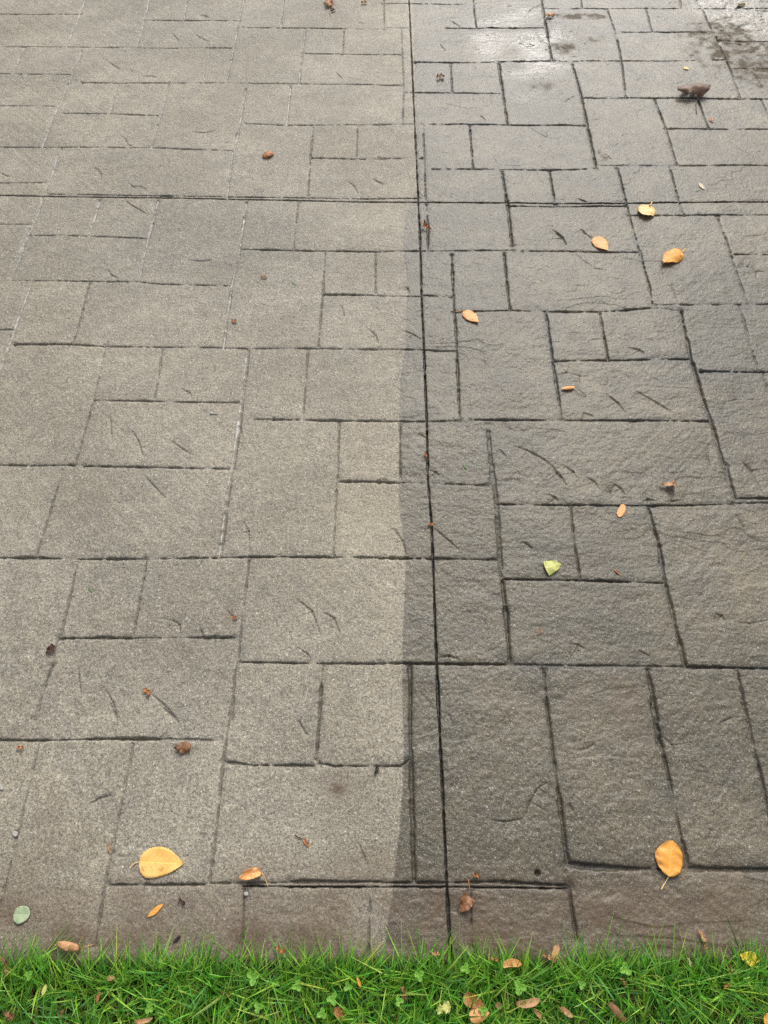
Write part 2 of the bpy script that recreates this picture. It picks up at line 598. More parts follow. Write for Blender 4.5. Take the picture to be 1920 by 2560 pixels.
# stains: brown organic staining beside the lawn and where a leaf lay
def blob(px, py, rx, ry, sd, k=1):
    x0, y0 = G(px, py); return k*np.exp(-(((X-x0)/rx)**2+((Y-y0)/ry)**2)**1.3)*np.clip(.75+.45*vnoise(xs, ys, .03, .03, sd), 0, 1.4)
edge = np.clip(1-(Y-Y0+vnoise(xs, ys, .08, .08, 21)*.03)/.21, 0, 1)
strip = 1/(1+np.exp((Y-G(829, 1915)[1]+vnoise(xs, ys, .05, .05, 71)*.004)/.006))
stain = np.maximum(edge*1.15, .62*strip)*np.clip(.85+.3*vnoise(xs, ys, .06, .05, 22), .2, 1.3)
for b in [(727, 1705, .022, .016, 23, .9), (727, 1690, .05, .035, 23, .4), (690, 1940, .11, .05, 24, .7), (930, 1960, .10, .06, 25, .8), (350, 1400, .12, .05, 26, .12),
          (1350, 1540, .07, .09, 27, .5), (1300, 1500, .15, .08, 28, .3), (100, 1830, .06, .10, 29, .4), (620, 2020, .12, .05, 30, .6), (150, 2000, .15, .06, 31, .7), (1100, 1980, .2, .05, 32, .5), (495, 1330, .02, .03, 33, .35)]:
    stain = np.maximum(stain, blob(*b))
damp_refl = np.zeros((ny, nx), np.float32)  # damp patches, with the dark tree reflection in them put into the colour
for b in [(1250, 36, .14, .028, 41, 1.2), (1215, 105, .07, .05, 42, .8), (1290, 85, .05, .05, 43, .6), (1560, 75, .22, .13, 44, .75), (1600, 120, .25, .18, 45, .75), (1640, 150, .12, .12, 46, .8),
          (80, 60, .5, .12, 47, .14), (10, 10, .3, .15, 48, .2), (1640, 160, .12, .12, 49, .7), (1180, 190, .07, .05, 50, .5), (1300, 330, .03, .06, 51, .5)]:
    damp_refl = np.maximum(damp_refl, blob(*b))
idx = np.arange(ny*nx, dtype=np.int32).reshape(ny, nx)
F = np.stack([idx[:-1, :-1], idx[:-1, 1:], idx[1:, 1:], idx[1:, :-1]], -1).reshape(-1, 4)
# round the edge over towards the lawn
ed = np.clip((.018-(Y-Y0))/.018, 0, 1); Hh -= .010*ed**2
XX, YY = np.meshgrid(xs, ys)
YY = YY+np.where(YY < Y0+.0001, 0, 0)
V = np.stack([XX, YY, Hh], -1).reshape(-1, 3)

zr = Hh.copy()
for _ in range(3):
    zr[1:-1, 1:-1] = np.maximum.reduce([zr[1:-1, 1:-1], zr[:-2, 1:-1], zr[2:, 1:-1], zr[1:-1, :-2], zr[1:-1, 2:]])
def ground_z(x, y):
    i = np.clip(np.searchsorted(xs, x), 0, nx-1); j = np.clip(np.searchsorted(ys, y), 0, ny-1)
    return np.where(np.asarray(y) < Y0, -.004, zr[j, i])
# material of stamped concrete
c = NT('stamped_concrete')
g = c.mapping()
bd = c.attr('boundary').outputs['Fac']
jit = c.noise(g, 140, 2); jit2 = c.noise(g, 14, 2)
bdj = c.math('ADD', bd, c.math('ADD', c.math('MULTIPLY', c.math('SUBTRACT', jit, .5), .008), c.math('MULTIPLY', c.math('SUBTRACT', jit2, .5), .006)))
seal = c.rng(bdj, -.003, .003)
n_big = c.noise(g, 2.2, 4, .6); n_mid = c.noise(g, 9, 4, .65)
gs = c.mapping((1, 2.2, 1)); n_str = c.noise(gs, 22, 4, .6)
n_fin = c.noise(g, 330, 2, .8); n_gr = c.noise(g, 150, 2, .6)
dry = c.mix(c.rng(n_big, .35, .65), (.202, .184, .147), (.278, .255, .208))
dry = c.mix(c.math('MULTIPLY', c.rng(n_mid, .42, .70), .55), dry, (.172, .160, .138))
wet = c.mix(c.rng(n_big, .35, .65), (.089, .077, .051), (.151, .130, .089))
wet = c.mix(c.math('MULTIPLY', c.rng(n_mid, .40, .66), .75), wet, (.074, .067, .050))
wet = c.mix(c.math('MULTIPLY', c.rng(n_str, .5, .75), .35), wet, (.092, .084, .070))
col = c.mix(seal, dry, wet)
tn = c.attr('tone').outputs['Fac']
tc = c.n('ShaderNodeCombineColor'); c.l(c.math('ADD', 1.0, c.math('MULTIPLY', tn, .065)), tc.inputs[0]); c.l(c.math('ADD', 1.0, c.math('MULTIPLY', tn, .055)), tc.inputs[1]); c.l(c.math('ADD', 1.0, c.math('MULTIPLY', tn, .035)), tc.inputs[2])
col = c.mix(1.0, col, tc.outputs[0], 'MULTIPLY')
n_cl = c.noise(g, 30, 5, .75)
col = c.mix(1.0, col, c.mix(n_cl, (.48, .48, .48), (1.50, 1.49, 1.45)), 'MULTIPLY')
# sand grains: pale, tan and dark
def grains(scale, seed, lo, hi):
    v = c.n('ShaderNodeTexVoronoi'); v.inputs['Scale'].default_value = scale
    mp = c.mapping(loc=(seed, seed*.7, 0)); c.l(mp, v.inputs['Vector'])
    sep = c.n('ShaderNodeSeparateColor'); c.l(v.outputs['Color'], sep.inputs[0])
    pick = c.rng(sep.outputs[0], lo, hi); near = c.rng(v.outputs['Distance'], .30, .48, 1, 0)
    return c.math('MULTIPLY', pick, near), sep.outputs[1]
col = c.mix(1.0, col, c.mix(c.rng(n_fin, .26, .74, smooth=False), (.28, .275, .26), (1.66, 1.66, 1.64)), 'MULTIPLY')
col = c.mix(1.0, col, c.mix(c.rng(n_gr, .3, .7, smooth=False), (.68, .675, .67), (1.29, 1.29, 1.27)), 'MULTIPLY')
m1, h1 = grains(430, 3.1, .76, .82); col = c.mix(c.math('MULTIPLY', m1, c.math('SUBTRACT', .95, c.math('MULTIPLY', seal, .35))), col, c.mix(h1, (.50, .47, .42), (.42, .34, .24)))
m2, h2 = grains(380, 5.7, .80, .86); col = c.mix(c.math('MULTIPLY', m2, .95), col, c.mix(h2, (.050, .048, .048), (.10, .075, .05)))
m3, h3 = grains(190, 9.3, .972, .98); col = c.mix(c.math('MULTIPLY', m3, c.math('SUBTRACT', .75, c.math('MULTIPLY', seal, .35))), col, c.mix(h3, (.60, .58, .54), (.46, .42, .36)))
m4, h4 = grains(170, 12.3, .982, .988); col = c.mix(c.math('MULTIPLY', m4, .8), col, (.06, .05, .045))
st = c.attr('stain').outputs['Fac']
sm = c.math('MULTIPLY', st, c.rng(c.noise(g, 60, 3, .7), .25, .65, .55, 1.1), clamp=True)
col = c.mix(c.math('MULTIPLY', sm, .88), col, c.mix(n_fin, (.020, .012, .007), (.175, .115, .066)))
gv = c.attr('groove').outputs['Fac']
gm = c.math('MULTIPLY', gv, c.rng(c.noise(g, 45, 3), .3, .6, .45, 1), clamp=True)
col = c.mix(c.math('MULTIPLY', gm, c.mix(seal, (.55, .55, .55), (.58, .58, .58))), col, (.034, .028, .021))
ck = c.attr('pale_joint').outputs['Fac']
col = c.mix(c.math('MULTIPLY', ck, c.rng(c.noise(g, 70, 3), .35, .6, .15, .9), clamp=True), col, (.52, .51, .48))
cu = c.attr('cut').outputs['Fac']
col = c.mix(c.math('MULTIPLY', cu, .88), col, (.020, .018, .017))
pd = c.attr('damp_reflection').outputs['Fac']
pm = c.rng(c.math('MULTIPLY', pd, c.rng(n_cl, .35, .62, .45, 1.3)), .12, .80)
col = c.mix(c.math('MULTIPLY', pm, .85), col, c.mix(n_fin, (.028, .018, .008), (.110, .078, .038)))
c.l(col, c.p.inputs['Base Color'])
wetv = c.attr('film').outputs['Fac']
ro = c.math('SUBTRACT', .66, c.math('MULTIPLY', seal, .13))
ro = c.math('SUBTRACT', ro, c.math('MULTIPLY', wetv, .16)); ro = c.math('ADD', ro, c.math('MULTIPLY', pm, .15))
ro = c.math('ADD', ro, c.math('MULTIPLY', c.math('SUBTRACT', n_gr, .5), .15))
c.l(c.math('MAXIMUM', ro, .16), c.p.inputs['Roughness'])
c.l(c.math('SUBTRACT', .5, c.math('MULTIPLY', pm, .42)), c.p.inputs['Specular IOR Level'])
# a thin clear film where the slab is sealed and damp
c.l(c.math('MULTIPLY', c.math('MAXIMUM', c.math('MULTIPLY', c.math('MULTIPLY', seal, c.math('SUBTRACT', 1.0, pm, clamp=True)), .10), c.math('MULTIPLY', wetv, .40), ), 1.0), c.p.inputs['Coat Weight'])
c.p.inputs['Coat Roughness'].default_value = .24
b1 = c.n('ShaderNodeBump'); b1.inputs['Strength'].default_value = .8; b1.inputs['Distance'].default_value = .0012
hgt = c.math('ADD', c.math('MULTIPLY', n_fin, .7), n_gr); hgt = c.math('ADD', hgt, c.math('MULTIPLY', c.noise(g, 105, 2), c.math('ADD', .5, c.math('MULTIPLY', seal, .5)))); c.l(hgt, b1.inputs['Height'])
c.l(b1.outputs[0], c.p.inputs['Normal']); c.l(b1.outputs[0], c.p.inputs['Coat Normal'])
CONC = c.m

patio = mesh_np('patio', V, F, CONC)
tag(patio, 'stamped concrete patio slab in an ashlar slate pattern, right side sealed darker', None, None, 'structure')
fattr(patio, 'boundary', bnd); fattr(patio, 'groove', groove); fattr(patio, 'pale_joint', pale_joint); fattr(patio, 'cut', cutm)
fattr(patio, 'tone', tone); fattr(patio, 'stain', np.clip(stain, 0, 1.2)); fattr(patio, 'damp_reflection', np.clip(damp_refl, 0, 1.2))
film = np.clip(1-1.6*damp_refl, 0, 1)*np.clip(wp, 0, 1)*(1/(1+np.exp(-(bnd)/.05)))
far = np.clip((Y-2.3)/1.2, 0, 1)*(1/(1+np.exp(-(bnd+.02)/.06)))*.30
fattr(patio, 'film', np.clip(np.maximum(film, far), 0, 1))
def slab(x0, x1, y0, y1, z0, z1, skip=()):
    V = [(x0, y0, z0), (x1, y0, z0), (x1, y1, z0), (x0, y1, z0), (x0, y0, z1), (x1, y0, z1), (x1, y1, z1), (x0, y1, z1)]
    F = [(4, 5, 6, 7), (0, 1, 5, 4), (1, 2, 6, 5), (2, 3, 7, 6), (3, 0, 4, 7)]
    return V, F
VV, FF = [], []
for a in [(-9, -2.7, Y0, 9, -.1, -.003), (2.7, 9, Y0, 9, -.1, -.003), (-2.7, 2.7, Y1, 9, -.1, -.003), (-2.7, 2.7, Y0+.0005, Y0+.03, -.1, -.022)]:
    v, f = slab(*a); FF += [tuple(q+len(VV) for q in t) for t in f]; VV += v
ext = mesh_np('patio', VV, FF, CONC, None, False); ext.name = 'patio'
tag(ext, 'rest of the concrete patio running on around the stamped area', None, None, 'structure')
fattr(ext, 'boundary', [v[0]-.1 for v in VV])
skirt_v = np.array([[x, Y0, z] for x in (-2.7, 2.7) for z in (-.1, -.012)])
fs = mesh_np('patio_edge', skirt_v, [(0, 2, 3, 1)], CONC, None, False); tag(fs, 'front edge of the concrete slab beside the lawn', None, None, 'structure')

# ------------------------------------------------------------------ lawn
so = NT('soil'); g = so.mapping()
so.l(so.mix(so.noise(g, 90, 4, .7), (.012, .009, .006), (.075, .050, .030)), so.p.inputs['Base Color']); so.p.inputs['Roughness'].default_value = .9
bb = so.n('ShaderNodeBump'); bb.inputs['Distance'].default_value = .006; so.l(so.noise(g, 60, 5), bb.inputs['Height']); so.l(bb.outputs[0], so.p.inputs['Normal'])
gx = np.linspace(-3, 3, 300); gy = np.linspace(-1.6, Y0-.0005, 100)
gz = vnoise(gx, gy, .05, .05, 61)*.004+vnoise(gx, gy, .2, .2, 62)*.004-.022
GX, GY = np.meshgrid(gx, gy); idx = np.arange(len(gx)*len(gy)).reshape(len(gy), len(gx))
FS = np.stack([idx[:-1, :-1], idx[:-1, 1:], idx[1:, 1:], idx[1:, :-1]], -1).reshape(-1, 4)
soil = mesh_np('soil', np.stack([GX, GY, gz], -1).reshape(-1, 3), FS, so.m); tag(soil, 'dark damp soil under the lawn', None, None, 'structure')
gr = NT('turf'); g = gr.mapping()
gr.l(gr.mix(gr.noise(g, 30, 6, .8), (.012, .030, .008), (.06, .12, .025)), gr.p.inputs['Base Color']); gr.p.inputs['Roughness'].default_value = .8
gb = gr.n('ShaderNodeBump'); gb.inputs['Distance'].default_value = .03; gr.l(gr.noise(g, 120, 4, .8), gb.inputs['Height']); gr.l(gb.outputs[0], gr.p.inputs['Normal'])
q = [(-60, -60, -.05), (60, -60, -.05), (60, 60, -.05), (-60, 60, -.05)]
gd = mesh_np('ground', [(a, b, -.12) for a, b, _ in q], [(0, 1, 2, 3)], gr.m, None, False); tag(gd, 'grassy ground around the patio', None, None, 'structure')

gm_ = NT('grass_blade'); at = gm_.attr('tint').outputs['Color']
gm_.l(at, gm_.p.inputs['Base Color']); gm_.p.inputs['Roughness'].default_value = .42; gm_.p.inputs['Specular IOR Level'].default_value = .35
tr = gm_.n('ShaderNodeBsdfTranslucent'); gm_.l(at, tr.inputs['Color']); ms = gm_.n('ShaderNodeMixShader'); ms.inputs[0].default_value = .38
gm_.l(gm_.p.outputs[0], ms.inputs[1]); gm_.l(tr.outputs[0], ms.inputs[2]); gm_.l(ms.outputs[0], gm_.out.inputs[0])
def blades(n, x0, x1, y0, y1, hmin, hmax, wmin, wmax, lean_y, lean_s, droop, seed, pal, zb=-.022, fringe=None):
    r = np.random.default_rng(seed)
    bx_ = r.uniform(x0, x1, n); by = r.uniform(y0, y1, n)
    # tufts: pull blades toward clump centres, share a lean
    nc = max(6, n//22); ccx, ccy = r.uniform(x0, x1, nc), r.uniform(y0, y1, nc); ci = r.integers(0, nc, n)
    k = r.uniform(.55, .95, n)*(r.random(n) < .75)
    bx_ = bx_*(1-k)+(ccx[ci]+r.normal(0, .012, n))*k; by = by*(1-k)+(ccy[ci]+r.normal(0, .010, n))*k
    recede = .016+.016*np.sin(bx_*21+1.3)+.012*np.sin(bx_*57+.4)+.008*np.sin(bx_*131)
    by = np.minimum(by, Y0-.003-np.clip(recede, 0, .05)*(r.random(n) < .88))
    ln = r.uniform(hmin, hmax, n)*(.75+.5*r.random(nc)[ci])
    wd = r.uniform(wmin, wmax, n)
    clx = r.normal(.12, .5, nc)[ci]; cly = r.normal(0, .35, nc)[ci]
    dirx = clx+r.normal(0, lean_s, n); diry = lean_y+cly+r.normal(0, lean_s, n)
    dz = np.ones(n); L = np.sqrt(dirx**2+diry**2+dz**2)
    d0 = np.stack([dirx/L, diry/L, dz/L], -1)
    hor = np.stack([dirx, diry, 0*dirx], -1); hor /= np.linalg.norm(hor, axis=1)[:, None]+1e-6
    side = np.cross(d0, [0, 0, 1]); side /= np.linalg.norm(side, axis=1)[:, None]+1e-6
    tw = r.uniform(-1.2, 1.2, n)[:, None]; nrm = np.cross(side, d0); side = side*np.cos(tw)+nrm*np.sin(tw)
    dr = r.uniform(.1, 1, n)*droop
    K = 6; vs = []
    base = np.stack([bx_, by, np.full(n, zb)], -1)
    for a in range(K):
        t = a/(K-1)
        p = base+d0*(ln*t)[:, None]+hor*(ln*dr*t*t)[:, None]*.6-np.array([0, 0, 1.])*(ln*dr*t*t)[:, None]*.55
        zmin = np.where(p[:, 1] > Y0-.004, .003, zb+.001); p[:, 2] = np.maximum(p[:, 2], zmin+.002*t)
        wv = wd*(1-.9*max(0, t-.35)/.65)*(.7 if a == 0 else 1)*.5
        vs += [p-side*wv[:, None], p+side*wv[:, None]]
    V = np.stack(vs, 1)                                      # n, 2K, 3
    f = np.array([[2*a, 2*a+1, 2*a+3, 2*a+2] for a in range(K-1)])
    F = (np.arange(n)[:, None, None]*2*K+f[None]).reshape(-1, 4)
    pal = np.array(pal); pi = r.integers(0, len(pal), n)
    C0 = np.minimum(pal[pi]*r.uniform(.65, 1.75, (n, 1)), .7); C0[:, 0] *= r.uniform(.70, 1.20, n)
    tt = np.repeat(np.linspace(0, 1, K), 2)[None, :, None]
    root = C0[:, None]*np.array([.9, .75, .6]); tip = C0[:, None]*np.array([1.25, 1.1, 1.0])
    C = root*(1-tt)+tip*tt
    return V.reshape(-1, 3), F, C.reshape(-1, 3)
PAL = [(.30, .58, .08), (.13, .35, .035), (.17, .42, .04), (.08, .26, .03), (.22, .49, .06), (.28, .52, .10), (.09, .28, .05), (.18, .43, .04), (.30, .50, .12), (.12, .35, .10), (.05, .20, .03), (.10, .33, .04)]
sets = [blades(13500, -1.15, 1.15, -.46, Y0-.001, .040, .085, .0026, .0052, .70, .48, .5, 1, PAL),
        blades(2600, -1.15, 1.15, -.150, Y0-.001, .045, .100, .0022, .0042, .62, .42, .45, 2, PAL),
        blades(2300, -1.15, 1.15, -.46, Y0-.001, .03, .055, .001, .002, .1, .9, 1.1, 3, [(.20, .14, .06), (.27, .20, .10), (.12, .07, .03), (.16, .16, .05)], zb=-.02),
        blades(15000, -3, 3, -1.5, -.44, .035, .065, .002, .0036, .0, .55, .5, 4, PAL),
        blades(5000, -3, -1.1, -.46, Y0-.001, .035, .065, .002, .0034, .1, .55, .5, 5, PAL),
        blades(5000, 1.1, 3, -.46, Y0-.001, .035, .065, .002, .0034, .1, .55, .5, 6, PAL)]
off = 0; Vs, Fs, Cs = [], [], []
for v, f, cc in sets: Vs.append(v); Fs.append(f+off); Cs.append(cc); off += len(v)
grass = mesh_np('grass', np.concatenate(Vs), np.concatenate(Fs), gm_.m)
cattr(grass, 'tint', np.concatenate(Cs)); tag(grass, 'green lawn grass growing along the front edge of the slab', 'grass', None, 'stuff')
# a few long blades reaching over the slab, each rooted at its surveyed spot
lv, lf, lc, off = [], [], [], 0
def long_blade(p0, p1, wd=.0024, col=(.07, .19, .03), up=.05, side=0.):
    global off
    x0, y0 = G(*p0); x1, y1 = G(*p1); y0 = min(y0, Y0-.006)
    # the tip stands above the slab: slide it towards the eye so that it still covers its surveyed spot
    k = (H-up)/H; x1, y1 = x1*k, y1*k
    a = np.array([x0, y0, -.028]); b = np.array([x1, y1, up]); K = 9; vs = []
    d = b-a; s = np.cross(d, [.2, .1, 1]); s /= np.linalg.norm(s)
    for i in range(K):
        t = i/(K-1); p = a+d*t+np.array([0, 0, .35*np.linalg.norm(d)*t*(1-t)])+s*side*t*(1-t)
        if p[1] > Y0-.004: p[2] = max(p[2], .004)
        w_ = wd*.5*(1-max(0, t-.3)/.7*.92); vs += [p-s*w_, p+s*w_]
    lv.extend(vs); lf.extend([(off+2*i, off+2*i+1, off+2*i+3, off+2*i+2) for i in range(K-1)]); off += 2*K
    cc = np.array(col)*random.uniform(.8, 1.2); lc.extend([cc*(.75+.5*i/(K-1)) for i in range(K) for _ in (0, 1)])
for a in [((262, 2075), (262, 2008), .0022), ((250, 2080), (240, 2018), .002), ((215, 2085), (222, 2040), .002), ((303, 2085), (306, 2030), .0022), ((420, 2080), (437, 2015), .0024),
          ((395, 2090), (420, 2030), .002), ((470, 2090), (475, 2035), .002), ((545, 2090), (555, 2035), .0026), ((550, 2100), (562, 2040), .002), ((690, 2110), (745, 2045), .003), ((720, 2110), (765, 2040), .0028),
          ((650, 2110), (655, 2045), .002), ((912, 2085), (895, 1980), .0030), ((870, 2100), (868, 1985), .002), ((930, 2090), (955, 2018), .0028), ((925, 2090), (942, 2008), .002),
          ((1010, 2110), (1036, 2042), .0026), ((1080, 2120), (1115, 2020), .003), ((1050, 2115), (1100, 2060), .0022), ((1160, 2100), (1156, 2030), .002), ((1255, 2105), (1260, 1962), .0026), ((1245, 2095), (1215, 1990), .0026), ((1262, 2100), (1228, 2000), .002),
          ((1298, 2100), (1326, 1970), .0034), ((1290, 2095), (1330, 2050), .0024), ((1312, 2110), (1318, 2040), .0024), ((1370, 2110), (1345, 2002), .0026), ((1355, 2110), (1400, 2045), .0028), ((1383, 2100), (1388, 2020), .002),
          ((1398, 2110), (1436, 1985), .0030), ((1420, 2105), (1427, 2070), .002), ((1475, 2100), (1488, 2030), .0030), ((1505, 2110), (1528, 2050), .0028), ((1520, 2115), (1575, 2040), .0026), ((1560, 2120), (1555, 2055), .002), ((1600, 2120), (1560, 2060), .002),
          ((60, 2090), (85, 2025), .0024), ((30, 2090), (55, 2030), .002), ((120, 2095), (160, 2045), .0022), ((1655, 2120), (1650, 2080), .002), ((780, 2100), (800, 2045), .002), ((850, 2095), (880, 2035), .0022)]:
    long_blade(a[0], a[1], a[2], random.choice(PAL), random.uniform(.018, .035), random.uniform(-.01, .01))
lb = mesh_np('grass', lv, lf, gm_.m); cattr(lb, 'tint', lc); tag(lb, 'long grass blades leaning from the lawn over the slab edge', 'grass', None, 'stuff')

# ------------------------------------------------------------------ leaves
def leafmat(name, A, B, spot=(.10, .05, .02), sp=.5, vein=.25, back=None, rough=.5, seed=0):
    m = NT(name); u = m.n('ShaderNodeUVMap', uv_map='UVMap'); s = m.n('ShaderNodeSeparateXYZ'); m.l(u.outputs[0], s.inputs[0])
    av = m.math('ABSOLUTE', m.math('MULTIPLY', m.math('SUBTRACT', s.outputs[1], .5), 2))
    mid = m.rng(av, .03, .075, 1, 0)
    sv = m.math('ABSOLUTE', m.math('SUBTRACT', m.math('FRACT', m.math('SUBTRACT', m.math('MULTIPLY', s.outputs[0], 8.5), m.math('MULTIPLY', av, 1.9))), .5))
    sv = m.math('MULTIPLY', m.rng(sv, .03, .10, 1, 0), m.rng(av, .95, .5, 0, .6))
    vm = m.math('MAXIMUM', mid, sv)
    g = m.mapping(loc=(seed*1.7, seed*.9, 0))
    nz = m.noise(g, 40, 2, .5); n2 = m.noise(g, 90, 3, .6); n3 = m.noise(g, 28, 3)
    col = m.mix(m.rng(nz, .32, .68), A, B)
    col = m.mix(m.math('MULTIPLY', vm, vein), col, tuple(min(1, q*1.5+.02) for q in A))
    spm = m.rng(m.math('ADD', m.math('MULTIPLY', n2, .5), m.math('MULTIPLY', n3, .5)), .60-.16*sp, .70-.10*sp)
    col = m.mix(m.math('MULTIPLY', spm, .85), col, spot)
    if back:
        ge = m.n('ShaderNodeNewGeometry'); col = m.mix(ge.outputs['Backfacing'], col, back)
    m.l(col, m.p.inputs['Base Color']); m.p.inputs['Roughness'].default_value = rough
    b = m.n('ShaderNodeBump'); b.inputs['Distance'].default_value = .0006; b.inputs['Strength'].default_value = .5
    m.l(m.math('SUBTRACT', n2, m.math('MULTIPLY', vm, .8)), b.inputs['Height']); m.l(b.outputs[0], m.p.inputs['Normal'])
    t = m.n('ShaderNodeBsdfTranslucent'); m.l(col, t.inputs['Color']); x = m.n('ShaderNodeMixShader'); x.inputs[0].default_value = .22
    m.l(m.p.outputs[0], x.inputs[1]); m.l(t.outputs[0], x.inputs[2]); m.l(x.outputs[0], m.out.inputs[0])
    return m.m
M = {
 'yellow': leafmat('leaf_yellow', (.86, .50, .12), (.92, .60, .19), (.40, .20, .05), .16, .6),
 'orange': leafmat('leaf_orange', (.82, .37, .055), (.88, .44, .09), (.40, .17, .04), .34, .5, seed=2),
 'peach': leafmat('leaf_peach', (.85, .42, .15), (.90, .50, .20), (.45, .22, .08), .10, .3, seed=3),
 'cream': leafmat('leaf_cream', (.90, .62, .25), (.92, .68, .32), (.75, .42, .12), .08, .2, seed=4),
 'lime': leafmat('leaf_lime', (.55, .60, .17), (.62, .60, .20), (.35, .35, .10), .10, .5, seed=5),
 'sage': leafmat('leaf_sage', (.36, .46, .27), (.46, .54, .34), (.16, .15, .10), .25, .4, seed=6),
 'brown': leafmat('leaf_brown', (.22, .095, .040), (.36, .18, .085), (.060, .028, .015), .7, .3, seed=7),
 'dark': leafmat('leaf_dark', (.070, .032, .020), (.14, .065, .038), (.03, .016, .010), .6, .3, seed=8),
 'tan': leafmat('leaf_tan', (.50, .26, .11), (.62, .36, .18), (.24, .10, .04), .5, .3, seed=9),
 'rust': leafmat('leaf_rust', (.42, .15, .045), (.54, .24, .08), (.14, .05, .02), .6, .3, seed=10),
 'bright': leafmat('leaf_bright_yellow', (.80, .62, .03), (.84, .66, .06), (.38, .24, .03), .12, .25, seed=11),
 'pale': leafmat('leaf_pale', (.62, .52, .33), (.70, .60, .42), (.40, .25, .12), .2, .2, seed=12),
 'driedbig': leafmat('leaf_dried', (.13, .070, .040), (.30, .18, .11), (.05, .025, .015), .6, .4, seed=13),
 'green': leafmat('leaf_green', (.07, .20, .03), (.10, .26, .04), (.04, .1, .02), .2, .3, seed=14),
 'olive': leafmat('leaf_olive', (.24, .20, .07), (.33, .28, .11), (.10, .07, .03), .3, .3, seed=15),
 'clover': leafmat('leaf_clover', (.16, .38, .035), (.22, .46, .06), (.06, .2, .02), .1, .3, seed=16),
 'black': leafmat('husk_black', (.020, .014, .014), (.045, .032, .030), (.02, .01, .01), .2, .1, seed=17),
 'white': leafmat('chip_white', (.50, .49, .46), (.44, .43, .40), (.4, .4, .4), .1, .1, seed=18),
}
def outline(shape, t):
    if shape == 'ovate': return (t**.5*(1-t)**.95)/.392 if 0 < t < 1 else 0
    if shape == 'oval': return (math.sin(math.pi*t**.92))**.62 if 0 < t < 1 else 0
    if shape == 'round': return math.sqrt(max(0, 1-(2*t-1)**2))*(1-.12*t)
    if shape == 'heart': return max(0, (min(1, t/.10))**.5*(1-t**2.4)**.85)
    if shape == 'lance': return math.sin(math.pi*t)**.75 if 0 < t < 1 else 0
    if shape == 'tri':   return max(0, (1-t))*.98*min(1, (t+.02)/.08)
    if shape == 'samara': return (.55+.45*math.sin(math.pi*min(1, t*.9+.05)))*(1-max(0, t-.82)/.18)**.5*min(1, t/.06+.25) if t < 1 else 0
    if shape == 'scrap': return (.75+.25*math.sin(9*t+1)+.15*math.sin(23*t))*math.sin(math.pi*min(max(t, .0), 1))**.35 if 0 < t < 1 else 0
    return 1
def blade_mesh(L, W, shape, serr=0., fold=0., curl=0., roll=0., wave=0., flop=0., seed=0, nu=34, nv=13, th=.0004, bend=0.):
    """leaf blade along +X; fold lifts the halves, curl bends along the length, roll curves across, flop turns the tip over, bend steers sideways"""
    r = random.Random(seed); ph = [r.uniform(0, 6.28) for _ in range(6)]
    P = np.zeros((nu, nv, 3)); UV = np.zeros((nu, nv, 2)); ax = np.zeros(3); ang = -curl/2; yaw = 0; px_ = 0.; pz = 0.; py_ = 0.
    for i in range(nu):
        t = i/(nu-1)
        if i:
            ds = L/(nu-1); a = ang+curl*t+(flop*max(0, t-.72)/.28 if flop else 0); yw = bend*(t-.5)
            px_ += ds*math.cos(a)*math.cos(yw); py_ += ds*math.cos(a)*math.sin(yw); pz += ds*math.sin(a)
        else: a = ang; yw = -bend*.5
        hw = W*.5*outline(shape, min(1, max(0, t)))
        for j in range(nv):
            v = 2*j/(nv-1)-1
            s = hw*(1+serr*((t*17+ph[0]) % 1)*(1 if abs(v) > .99 else 0))*v*(1+.06*math.sin(7*t+ph[1]+v))
            if roll:
                rad = W*.5/max(abs(roll), 1e-3); th_ = s/rad; yl = rad*math.sin(th_); zl = rad*(1-math.cos(th_))*(1 if roll > 0 else -1)
            else: yl, zl = s, 0
            zl += fold*abs(s)+wave*(math.sin(11*t+ph[2]+2.2*v)+.6*math.sin(19*t*1.3+ph[3]-3*v))*abs(v)
            nxl, nzl = -math.sin(a), math.cos(a)
            P[i, j] = (px_+nxl*zl*math.cos(yw)-yl*math.sin(yw), py_+yl*math.cos(yw)+nxl*zl*math.sin(yw), pz+nzl*zl)
            UV[i, j] = (t, (v+1)/2)
    P[:, :, 2] -= P[:, :, 2].min()
    return P, UV
